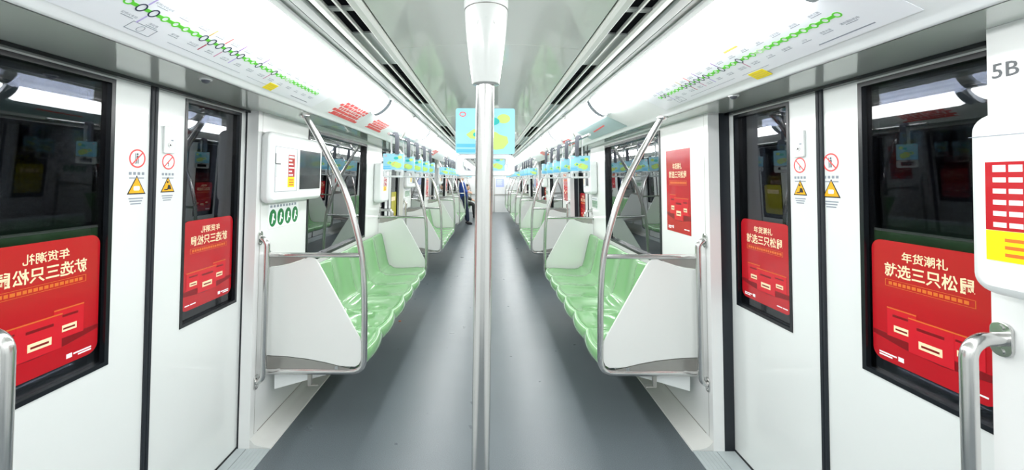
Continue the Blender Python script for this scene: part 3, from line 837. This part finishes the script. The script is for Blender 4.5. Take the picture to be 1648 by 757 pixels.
# ================================================================== line maps on the sloping panels
STN = ['徐泾东', '虹桥火车站', '虹桥2号航站楼', '淞虹路', '北新泾', '威宁路', '娄山关路', '中山公园', '江苏路', '静安寺', '南京西路', '人民广场', '南京东路', '陆家嘴', '东昌路', '世纪大道', '上海科技馆', '世纪公园', '龙阳路', '张江高科', '金科路', '广兰路', '唐镇', '创新中路', '华夏东路', '川沙', '凌空路', '远东大道', '海天三路', '浦东国际机场']
TR = {1: ('lilac', 1), 2: ('lilac', -1), 7: ('ochre', 1), 8: ('crimson', -1), 9: ('salmon', 1), 10: ('pink', -1), 11: ('purple', 1), 12: ('lilac', -1), 15: ('purple', 1), 18: ('pink', -1)}
def line_map(s, yc):
    f = slope_frame(s, yc, 0.56)
    t = thing('line_map', 'long pale metro line map above the first doors on the %s' % SIDE[s], 'line map', f.o)
    MB().rect(f, -0.70, 0.70, -0.088, 0.088, 0.0, 0.0012).build('sheet', 'sheet', t)
    n = len(STN); pitch = 1.13 / (n - 1)
    X = lambda i: -0.565 + i * pitch
    b = 0.012
    g = MB(); rg = MB(); rn = MB(); tx = MB(); wh = MB(); pale = MB()
    for i in range(n - 1):
        r0 = 0.0125 if i in TR else 0.0105; r1 = 0.0125 if i + 1 in TR else 0.0105
        (pale if i in (20, 21) else g).rect(f, X(i) + r0, X(i + 1) - r1, b - 0.0058, b + 0.0058, 0.0012, 0.0018)
    for i in range(n):
        if i in TR:
            rn.ring(f, oval(X(i), b, 0.0125, 0.0165, 20), oval(X(i), b, 0.0092, 0.0128, 20), 0.0012, 0.0020)
        else:
            (pale if i == 21 else g).ring(f, oval(X(i), b, 0.0118, n=20), oval(X(i), b, 0.0076, n=20), 0.0012, 0.0019)
        up = 1 if i % 2 == 0 else -1
        if i in TR: up = -TR[i][1]
        put_text(tx, f, STN[i], X(i), b + up * 0.037, height=0.0088, c=0.0015)
        tx.rect(f, X(i) - 0.018, X(i) + 0.018, b + up * 0.037 - 0.0095, b + up * 0.037 - 0.0075, 0.0012, 0.0015)
    g.build('printed_line', 'linegreen', t); rn.build('printed_interchanges', 'navy', t)
    pale.build('printed_line_pale', mat('pale_green_print', srgb(190, 236, 176), 0.4, noise=0.02, nscale=20), t)
    tx.rect(f, -0.36, 0.0, -0.062, -0.0605, 0.0012, 0.0015); tx.rect(f, 0.05, 0.20, -0.064, -0.0625, 0.0012, 0.0015); tx.rect(f, 0.42, 0.60, -0.068, -0.064, 0.0012, 0.0015)
    tx.ring(f, [(-0.50, -0.072), (-0.42, -0.072), (-0.42, -0.038), (-0.50, -0.038)], [(-0.498, -0.070), (-0.422, -0.070), (-0.422, -0.040), (-0.498, -0.040)], 0.0012, 0.0015)
    tx.ring(f, oval(-0.462, -0.055, 0.010, 0.012), oval(-0.462, -0.055, 0.0085, 0.0105), 0.0012, 0.0016)
    tx.build('lettering', 'greytext', t, recalc=False)
    for cn in set(q[0] for q in TR.values()):
        m1 = MB()
        for i, (cc, d) in TR.items():
            if cc == cn:
                y0 = b + d * 0.0175; y1 = b + d * 0.052
                m1.rect(f, X(i) - 0.0022 + (0.004 if d > 0 else -0.004), X(i) + 0.0022 + (0.004 if d > 0 else -0.004), min(y0, y1), max(y0, y1), 0.0012, 0.0017)
        m1.build('printed_branch', cn, t)
    MB().rect(f, -0.06 + 0.2 * (1 if s < 0 else 1), 0.02 + 0.2, 0.074, 0.083, 0.0012, 0.0018).build('printed_mark', 'ochre', t)
    return t
line_map(-1, 1.60)
line_map(1, 1.66)
for s, yy, tt, wd in ((-1, 1.83, 0.24, 0.035), (1, 1.545, 0.17, 0.042)):
    f = slope_frame(s, yy, tt).at(0, 0, 0.0014)
    t = thing('sticker', 'small plain yellow sticker below the green line of the %s line map' % SIDE[s], 'sticker', f.o)
    MB().rect(f, -wd, wd, -0.022, 0.022, 0, 0.001).build('label', 'yellow', t)
    mb = MB()
    for i in range(3): mb.rect(f, -wd * .8, wd * .8, 0.010 - i * .011, 0.0112 - i * .011, 0.001, 0.0014)
    mb.build('printed_lines', 'ochre', t)

# red and grey notices farther along the sloping panels
def slope_notice(s, y0, y1, t0, lab, kind, h=0.07):
    f = slope_frame(s, (y0 + y1) / 2, t0)
    hw = (y1 - y0) / 2
    t = thing('panel_notice', lab, 'notice', f.o, 'notices on the sloping panels')
    if kind == 'red':
        MB().rect(f, -hw, hw, -h, h, 0, 0.001).build('sheet', 'white', t)
        mb = MB()
        for i in range(5):
            b = h * (-0.75 + 0.36 * i); x = -hw * (0.95 if i % 2 else 0.8)
            while x < hw * 0.72:
                wq = hw * (0.08 + 0.22 * random.random())
                mb.rect(f, x, min(x + wq, hw * .78), b - h * .13, b + h * (.13 + .05 * random.random()), 0.001, 0.0016); x += wq + hw * (.02 if i < 2 else .05)
        mb.rect(f, hw * -.9, hw * .8, -h * .98, -h * .86, 0.001, 0.0016); mb.rect(f, hw * .72, hw * .95, -h * .98, -h * .7, 0.001, 0.0017)
        mb.build('printed_characters', 'salmon', t)
    else:
        MB().rect(f, -hw, hw, -h, h, 0, 0.001).build('sheet', 'bluegrey', t)
        MB().prism(f, [(-hw * .3, -h * .1), (hw * .45, h * .12), (hw * .45, h * .28), (-hw * .3, h * .06)], 0.001, 0.0016).build('printed_slash', 'salmon', t)
slope_notice(-1, 2.48, 3.02, .55, 'larger red printed notice on the left sloping panel above the nearest bench', 'red', .075)
slope_notice(-1, 3.20, 3.66, .55, 'smaller second red notice on the left sloping panel above the nearest bench', 'red', .065)
slope_notice(1, 3.05, 4.10, .50, 'blue grey notice with a red slash on the right sloping panel above the nearest bench', 'grey', .085)
slope_notice(1, 4.6, 5.1, .55, 'small red notice on the right sloping panel beyond the blue grey one', 'red', .06)
slope_notice(-1, 6.6, 7.2, .55, 'red notice far along the left sloping panel above the second bench', 'red', .07)
slope_notice(1, 6.7, 7.3, .55, 'red notice far along the right sloping panel above the second bench', 'red', .07)
slope_notice(-1, 4.4, 5.0, .45, 'plain pale blue grey notice on the left sloping panel between the red notices', 'grey', .05)

for s, yy in ((-1, 1.565), (1, 1.82)):
    t = thing('dome_sensor', 'small grey dome sensor under the %s soffit above the first doors' % SIDE[s], 'sensor', (s * 1.10, yy, Z_SOFFIT))
    MB().lathe((s * 1.10, yy, Z_SOFFIT - 0.004), [(0.022, 0), (0.022, 0.004)], 20).build('base', 'plastic', t)
    MB().lathe((s * 1.10, yy, Z_SOFFIT - 0.016), [(0.004, 0), (0.011, 0.003), (0.015, 0.012)], 20).build('dome', 'strap', t, smooth=True)

# ================================================================== door signs
def no_sign(s, y, zc, lab, pic, r=0.037):
    f = side_frame(s, y, zc, 'door')
    t = thing('prohibition_sign', lab, 'safety sign', f.o, 'round prohibition signs on the doors')
    MB().prism(f, oval(0, 0, r, r, 28), 0.0, 0.0008).build('disc', 'white', t)
    m = MB().ring(f, oval(0, 0, r, r, 28), oval(0, 0, r * .84, r * .84, 28), 0.0008, 0.0014)
    d = 1 if s < 0 else -1
    a, b = r * .62, r * .05
    m.prism(f, [(-a * d - b, -a + b), (-a * d + b, -a - b), (a * d + b, a - b), (a * d - b, a + b)] if d > 0 else [(-a * d + b, -a + b), (-a * d - b, -a - b), (a * d - b, a - b), (a * d + b, a + b)], 0.0008, 0.0015)
    m.build('red_ring', 'salmon', t)
    m = MB()
    if pic == 'person':
        m.prism(f, oval(0, r * .45, r * .12, n=12), 0.0008, 0.0011); m.rect(f, -r * .12, r * .14, -r * .1, r * .3, 0.0008, 0.0011); m.rect(f, -r * .14, -r * .02, -r * .55, -r * .1, 0.0008, 0.0011); m.rect(f, r * .04, r * .15, -r * .55, -r * .1, 0.0008, 0.0011)
        m.rect(f, -r * .28, -r * .2, -r * .6, r * .55, 0.0008, 0.0011)
    else:
        m.rect(f, -r * .05, r * .06, -r * .6, -r * .3, 0.0008, 0.0011); m.prism(f, oval(0, -r * .22, r * .09, n=12), 0.0008, 0.0011)
    m.build('pictogram', 'darktext', t)
    m = MB()
    for i in range(4): m.rect(f, -r * .95 + i * r * .52, -r * .95 + i * r * .52 + r * .3, -r * 1.75, -r * 1.45, 0.0, 0.0008)
    m.rect(f, -r * .9, r * .9, -r * 2.15, -r * 2.02, 0.0, 0.0008)
    m.build('caption', 'greytext', t)
def warn_sign(s, y, zc, lab, pic, r=0.042):
    f = side_frame(s, y, zc, 'door')
    t = thing('warning_sign', lab, 'safety sign', f.o, 'triangular warning signs on the doors')
    tri = lambda q, dz=0: [(-q, -q * .75 + dz), (q, -q * .75 + dz), (0, q * 1.02 + dz)]
    MB().prism(f, tri(r), 0.0, 0.0008).build('border', 'black', t)
    MB().prism(f, tri(r * .84, -r * .01), 0.0008, 0.0013).build('yellow_field', 'amber', t)
    if pic == 'hand':
        MB().prism(f, round_rect(-r * .34, r * .30, -r * .38, r * .02, r * .1, 3), 0.0013, 0.0018).build('pictogram', 'white', t)
    else:
        m = MB().prism(f, [(-r * .1, -r * .42), (r * .5, -r * .42), (r * .34, r * .06), (r * .02, r * .1)], 0.0013, 0.0018)
        m.prism(f, [(-r * .55, -r * .5), (-r * .05, -r * .5), (-r * .02, -r * .36), (-r * .5, -r * .4)], 0.0013, 0.0018); m.prism(f, oval(-r * .05, r * .42, r * .12, n=12), 0.0013, 0.0018)
        m.build('pictogram', 'black', t)
    m = MB()
    for i in range(3): m.rect(f, -r * .8 + i * r * .1, r * .75 - i * r * .12, -r * (1.2 + .25 * i), -r * (1.08 + .25 * i), 0, 0.0008)
    m.build('caption', 'greytext', t)
for s, d0, d1 in ((-1, 1.597, 1.752), (1, 1.62, 1.782)):
    n = SIDE[s]
    no_sign(s, d0, 1.618, 'round red no leaning sign on the near leaf of the first %s doors' % n, 'person')
    warn_sign(s, d0, 1.508, 'yellow triangle with white patch on the near leaf of the first %s doors' % n, 'hand')
    no_sign(s, d1, 1.612, 'round red sign with small black mark on the far leaf of the first %s doors' % n, 'mark', 0.034)
    warn_sign(s, d1, 1.508, 'yellow triangle with black pictogram on the far leaf of the first %s doors' % n, 'slip', 0.038)
    f = side_frame(s, d1 - 0.005, 1.706, 'door')
    t = thing('key_plate', 'small white key switch plate above the signs on the far %s door leaf' % n, 'switch plate', f.o)
    MB().prism(f, round_rect(-0.030, 0.030, -0.058, 0.058, 0.006), 0, 0.009).build('plate', 'door', t, bevel=0.0015)
    MB().prism(f, oval(0.0, -0.022, 0.010, n=16), 0.009, 0.012).build('lock', 'steel', t)
    MB().prism(f, oval(0.0, -0.022, 0.004, n=12), 0.012, 0.0125).build('keyhole', 'black', t)
    MB().rect(f, 0.006, 0.018, -0.004, 0.002, 0.009, 0.0096).build('caption', 'greytext', t)

# ================================================================== display boxes and signs on the pillars
def display_box(s, y0, y1, z0, z1, dep, lab, screen=True, label_at=None):
    yc = (y0 + y1) / 2; zc = (z0 + z1) / 2
    f = side_frame(s, yc, zc); hw = (y1 - y0) / 2; hh = (z1 - z0) / 2
    t = thing('display_box', lab, 'display box', f.o, 'white display boxes on the door pillars')
    MB().prism(f, round_rect(-hw, hw, -hh, hh, 0.045, 6), 0.001, dep).build('housing', 'plastic', t, bevel=0.022, smooth=True)
    # a runs to the viewer's right; -s*y
    A = lambda y: -s * (y - yc)
    def R(mb, ya, yb, za, zb, c0, c1): mb.rect(f, min(A(ya), A(yb)), max(A(ya), A(yb)), za - zc, zb - zc, c0, c1)
    D = dep + 0.0005
    # seam line around the front
    if label_at:
        ly0, ly1, lz0, lz1, lz2 = label_at
        m = MB(); R(m, ly0, ly1, lz1, lz2, D, D + .001); red = m.build('red_label', 'red', t)
        m = MB()
        n = 6; nn = 9 if ly1 - ly0 > 0.15 else 5
        for i in range(n):
            zz = lz2 - (lz2 - lz1) * (i + 0.6) / (n + 0.1); hgt = (lz2 - lz1) * (0.07 if i else 0.10)
            x = ly0 + (ly1 - ly0) * .06 if s < 0 else ly1 - (ly1 - ly0) * .06
            for j in range(nn - (i * 2) % 3):
                wq = (ly1 - ly0) * .9 / nn * (.82)
                xa = (ly0 + (ly1 - ly0) * (.05 + .9 * j / nn)) if s < 0 else (ly1 - (ly1 - ly0) * (.05 + .9 * j / nn))
                R(m, xa, xa + wq * (1 if s < 0 else -1), zz - hgt / 2, zz + hgt / 2, D + .001, D + .0014)
        m.build('printed_lines', 'white', red)
        m = MB(); R(m, ly0 - .004 * (1 if s < 0 else -1), ly1, lz0, lz1 - .001, D, D + .001); yl = m.build('yellow_label', 'yellow', t)
        m = MB()
        for i in range(3): R(m, ly0 + (ly1 - ly0) * .12, ly1 - (ly1 - ly0) * .12, lz1 - (lz1 - lz0) * (.30 + .24 * i) - .004, lz1 - (lz1 - lz0) * (.30 + .24 * i) + .004, D + .001, D + .0014)
        m.build('printed_lines', 'orange', yl)
    return t, f, R, D
# left near pillar: hatch, labels and dark screen
def full_box(s, y0, y1, z0, z1, dep, lab, yh0, yh1, ys0, ys1):
    ym = yh1 - (yh1 - yh0) * .42
    t, f, R, D = display_box(s, y0, y1, z0, z1, dep, lab, True, (ym, yh1 - .035, 1.488, 1.553, 1.690))
    m = MB(); zc = (z0 + z1) / 2
    for (ya, yb, za, zb) in ((yh0, yh1, 1.730, 1.7325), (yh0, yh1, 1.462, 1.4645), (yh0, yh0 + .003, 1.4645, 1.73), (yh1 - .003, yh1, 1.4645, 1.73)):
        R(m, ya, yb, za, zb, D - .0003, D + .0008)
    m.build('hatch_outline', 'greytext', t)
    m = MB(); R(m, yh0 + .012, yh0 + .06, 1.55, 1.625, D, D + .003); h = m.build('hatch_latch', 'plastic', t, bevel=.001)
    m = MB(); R(m, yh0 + .004, yh0 + .06, 1.626, 1.632, D, D + .002); R(m, yh0 - .002, yh0 + .006, 1.63, 1.69, D, D + .002); m.build('latch_slot', 'darktext', t)
    m = MB(); R(m, ys0 - .008, ys1 + .008, 1.462, 1.738, D - .0003, D + .001); m.build('screen_bezel', 'plastic', t, bevel=.0005)
    m = MB(); R(m, ys0, ys1, 1.470, 1.730, D + .001, D + .002); m.build('screen', 'screen', t)
    return t
t = full_box(-1, 2.315, 3.03, 1.395, 1.815, 0.066, 'white display box with dark screen on the left pillar after the first doors', 2.36, 2.63, 2.665, 2.985)
for k in range(1, NB):
    dup(t, k * PERIOD, 'white display box with dark screen on the left pillar after the %s doors' % ordn[k])
t = full_box(1, 4.63, 5.16 - .225, 1.375, 1.755, 0.10, 'white display box on the right pillar past the nearest bench window', 4.80, 4.92, 4.66, 4.79)
for k in range(1, NB):
    dup(t, k * PERIOD, 'white display box on the right pillar past the %s bench window' % ORD[k])
t, f, R, D = display_box(-1, 4.60, 4.94, 1.265, 1.72, 0.10, 'plain white box on the left pillar past the nearest bench window', False, (4.68, 4.80, 1.40, 1.45, 1.56))
t, f, R, D = display_box(1, 0.42, 0.985, 1.282, 1.708, 0.082, 'large labelled white display box cut by the right edge of the photo', False, (0.66, 0.948, 1.365, 1.435, 1.592))
m = MB(); R(m, 0.44, 0.98, 1.652, 1.6535, D - .0003, D + .0006); m.build('lid_seam', 'greytext', t)
f = side_frame(1, 0.972, 1.815)
t = thing('car_number', 'grey 5B lettering on the right pillar above the white display box', 'lettering', f.o)
mb = MB(); put_text(mb, f, '5B', 0.0, 0.0, height=0.036, c=0.001, bold=0.008); mb.build('characters', 'darktext', t, recalc=False)

def green_sign(s, y0, y1, z0, z1, lab):
    f = side_frame(s, (y0 + y1) / 2, (z0 + z1) / 2); hw = (y1 - y0) / 2; hh = (z1 - z0) / 2
    t = thing('safety_notice', lab, 'safety sign', f.o, 'green and white safety notices under the boxes')
    MB().rect(f, -hw, hw, -hh, hh, 0.0, 0.002).build('sheet', 'white', t)
    m = MB(); m2 = MB(); m3 = MB()
    for i in range(4):
        a = -hw + hw * (0.25 + 0.5 * i)
        m.prism(f, oval(a, -hh * .18, hw * .225, hh * .70, 20), 0.002, 0.0026)
        m2.prism(f, oval(a + hw * .02, hh * .08, hw * .055, hh * .12, 10), 0.0026, 0.003)
        m2.prism(f, [(a - hw * .09, -hh * .62), (a - hw * .02, -hh * .62), (a + hw * .06, -hh * .06), (a - hw * .03, -hh * .02)], 0.0026, 0.003)
        m2.prism(f, [(a + hw * .02, -hh * .30), (a + hw * .12, -hh * .40), (a + hw * .13, -hh * .30), (a + hw * .03, -hh * .14)], 0.0026, 0.003)
    for i in range(9): m3.rect(f, -hw * .92 + i * hw * .2, -hw * .92 + i * hw * .2 + hw * .13, hh * .66, hh * .86, 0.002, 0.0024)
    m.build('green_discs', 'safegreen', t); m2.build('pictograms', 'white', t); m3.build('caption', 'greytext', t)
    return t
t = green_sign(-1, 2.425, 2.80, 1.235, 1.388, 'notice of four green discs under the nearest display box on the left')
for k in range(1, NB): dup(t, k * PERIOD, 'green disc notice under the left display box after the %s doors' % ordn[k])
t = green_sign(1, 4.66, 4.90, 1.20, 1.33, 'green notice under the display box past the nearest right window')
for k in range(1, NB): dup(t, k * PERIOD, 'green notice under the display box past the right window of the %s bench' % ORD[k])

# small scrap on the floor
f = F((-0.955, 4.36, 0.001), (1, 0.3, 0), (-0.3, 1, 0))
o = MB().prism(f, [(-.012, -.008), (.010, -.012), (.016, .004), (.002, .013), (-.014, .006)], 0, 0.004).build('litter_scrap', 'scrap')
tag(o, 'tiny orange scrap on the grey floor beside the nearest left bench', 'litter')

# ================================================================== passengers
def skin_obj(name, verts, edges, radii, m, parent, level=2, root=0):
    me = bpy.data.meshes.new(name)
    off = Vector(parent['_o'])
    me.from_pydata([tuple(Vector(q) - off) for q in verts], edges, [])
    me.materials.append(M[m])
    o = bpy.data.objects.new(name, me); C.objects.link(o); o.parent = parent
    md = o.modifiers.new('skin', 'SKIN'); md.use_smooth_shade = True
    for i, q in enumerate(me.skin_vertices[0].data):
        r = radii[i]
        q.radius = (r, r) if not isinstance(r, tuple) else r
        q.use_root = (i == root)
    sb = o.modifiers.new('sub', 'SUBSURF'); sb.levels = level; sb.render_levels = level
    return o
def chain(pts, rad):
    return pts, [(i, i + 1) for i in range(len(pts) - 1)], rad
def person(lab, J, top, bottom, face, loc):
    """J: joint positions; face: direction of the nose"""
    t = thing('person', lab, 'person', loc)
    N = ['pelvis', 'waist', 'chest', 'neck', 'head0', 'shl', 'ell', 'wrl', 'shr', 'elr', 'wrr', 'hil', 'knl', 'anl', 'hir', 'knr', 'anr']
    V = [J[q] for q in N]
    ix = {q: i for i, q in enumerate(N)}
    E = [('pelvis', 'waist'), ('waist', 'chest'), ('chest', 'neck'), ('neck', 'head0'), ('chest', 'shl'), ('shl', 'ell'), ('ell', 'wrl'), ('chest', 'shr'), ('shr', 'elr'), ('elr', 'wrr'), ('pelvis', 'hil'), ('hil', 'knl'), ('knl', 'anl'), ('pelvis', 'hir'), ('hir', 'knr'), ('knr', 'anr')]
    R = dict(pelvis=.085, waist=.085, chest=.115, neck=.05, head0=.055, shl=.055, ell=.04, wrl=.028, shr=.055, elr=.04, wrr=.028, hil=.07, knl=.058, anl=.038, hir=.07, knr=.058, anr=.038)
    V2 = list(V); R2 = [R[q] for q in N]; E2 = [(ix[a], ix[b]) for a, b in E]
    fdir = Vector(face).normalized(); rt = fdir.cross(Vector((0, 0, 1))).normalized()
    for w_, el in (('wrl', 'ell'), ('wrr', 'elr')):
        d = (Vector(J[w_]) - Vector(J[el])).normalized()
        sd = d.cross(Vector((0, 0, 1))); sd = sd.normalized() if sd.length > .2 else rt
        pm = len(V2); V2.append(Vector(J[w_]) + d * .05); R2.append(.032); E2.append((ix[w_], pm))
        for q, ln in ((-1.5, .065), (-.5, .08), (.5, .085), (1.5, .075)):
            b = len(V2)
            V2.append(Vector(J[w_]) + d * .085 + sd * .018 * q); R2.append(.0095); E2.append((pm, b))
            V2.append(Vector(J[w_]) + d * (.085 + ln * .6) + sd * .019 * q + Vector((0, 0, -.008))); R2.append(.009); E2.append((b, b + 1))
            V2.append(Vector(J[w_]) + d * (.085 + ln) + sd * .018 * q + Vector((0, 0, -.02))); R2.append(.008); E2.append((b + 1, b + 2))
        b = len(V2)
        V2.append(Vector(J[w_]) + d * .045 + sd * -.042); R2.append(.010); E2.append((ix[w_], b))
        V2.append(Vector(J[w_]) + d * .085 + sd * -.05); R2.append(.009); E2.append((b, b + 1))
    skin_obj('body', V2, E2, R2, 'skin', t)
    hc = Vector(J['head'])
    m = MB().ball(hc, (.078, .088, .115), 20, 14)
    m.ball(hc + fdir * .03 + Vector((0, 0, -.05)), (.055, .055, .06), 14, 10)
    m.ball(hc + fdir * .092 + Vector((0, 0, -.012)), (.013, .013, .022), 10, 8)
    for e in (-1, 1): m.ball(hc + rt * e * .08, (.012, .018, .028), 10, 8)
    m.build('head', 'skin', t, smooth=True, angle=180)
    m = MB()
    for e in (-1, 1): m.ball(hc + fdir * .082 + rt * e * .03 + Vector((0, 0, .008)), (.009, .009, .007), 8, 6)
    m.build('eyes', 'eye', t, smooth=True)
    MB().ball(hc + fdir * .085 + Vector((0, 0, -.055)), (.018, .014, .005), 8, 6).build('mouth', 'reddark', t, smooth=True)
    m = MB().ball(hc - fdir * .018 + Vector((0, 0, .028)), (.086, .092, .105), 20, 14)
    m.ball(hc - fdir * .04 + Vector((0, 0, -.02)), (.076, .075, .09), 16, 10)
    m.build('hair', 'hair', t, smooth=True, angle=180)
    nn = ['pelvis', 'waist', 'chest', 'neck', 'shl', 'ell', 'wrl', 'shr', 'elr', 'wrr']
    jx = {q: i for i, q in enumerate(nn)}
    pv = Vector(J['pelvis']); ws = Vector(J['waist'])
    vv = [pv - (ws - pv) * 0.8] + [Vector(J[q]) for q in nn[1:]]
    vv[3] = Vector(J['chest']) + (Vector(J['neck']) - Vector(J['chest'])) * .75
    for a, b in (('wrl', 'ell'), ('wrr', 'elr')): vv[jx[a]] = Vector(J[a]) + (Vector(J[b]) - Vector(J[a])) * .08
    skin_obj('jacket', vv, [(0, 1), (1, 2), (2, 3), (2, 4), (4, 5), (5, 6), (2, 7), (7, 8), (8, 9)], [.15, .148, .155, .065, .08, .06, .045, .08, .06, .045], top, t)
    nn = ['pelvis', 'hil', 'knl', 'anl', 'hir', 'knr', 'anr']
    skin_obj('trousers', [J[q] for q in nn] + [tuple(pv + (ws - pv) * .6)], [(7, 0), (0, 1), (1, 2), (2, 3), (0, 4), (4, 5), (5, 6)], [.12, .098, .075, .058, .098, .075, .058, .115], bottom, t, root=7)
    for a in ('anl', 'anr'):
        an = Vector(J[a]); fd = Vector((J['toe'][0], J['toe'][1], 0)).normalized()
        an.z = 0.045
        skin_obj('shoe', [an - fd * .05, an + fd * .06 + Vector((0, 0, -.008)), an + fd * .16 + Vector((0, 0, -.014))], [(0, 1), (1, 2)], [.042, .042, .032], 'coat_black', t)
    return t
y = 13.75
person('person in a blue jacket and dark trousers leaning by the far doors on the left', dict(
    pelvis=(-.84, y, .90), waist=(-.87, y, 1.06), chest=(-.92, y, 1.28), neck=(-.95, y, 1.43), head0=(-.955, y, 1.50), head=(-.955, y, 1.57),
    shl=(-.93, y - .18, 1.38), ell=(-.86, y - .24, 1.13), wrl=(-.70, y - .14, 1.08), shr=(-.93, y + .18, 1.38), elr=(-.87, y + .24, 1.13), wrr=(-.70, y + .12, 1.10),
    hil=(-.83, y - .10, .86), knl=(-.74, y - .11, .47), anl=(-.70, y - .12, .085), hir=(-.83, y + .10, .86), knr=(-.78, y + .11, .47), anr=(-.76, y + .13, .085), toe=(1, -.25, 0)), 'jacket', 'jeans', (1, -.3, 0), (-.8, y, 0))
y = 16.05
person('person dressed in black sitting on the last bench on the left', dict(
    pelvis=(-1.00, y, .60), waist=(-1.00, y, .75), chest=(-.97, y, .94), neck=(-.91, y, 1.08), head0=(-.89, y, 1.14), head=(-.86, y, 1.20),
    shl=(-.95, y - .18, 1.02), ell=(-.86, y - .21, .79), wrl=(-.66, y - .10, .70), shr=(-.95, y + .18, 1.02), elr=(-.86, y + .21, .79), wrr=(-.66, y + .08, .71),
    hil=(-.97, y - .10, .59), knl=(-.61, y - .12, .53), anl=(-.58, y - .12, .085), hir=(-.97, y + .10, .59), knr=(-.61, y + .12, .53), anr=(-.60, y + .13, .085), toe=(1, -.2, 0)), 'coat_black', 'coat_black', (1, -.3, -.2), (-.9, y, 0))

for o in bpy.data.objects:
    if '_o' in o: del o['_o']
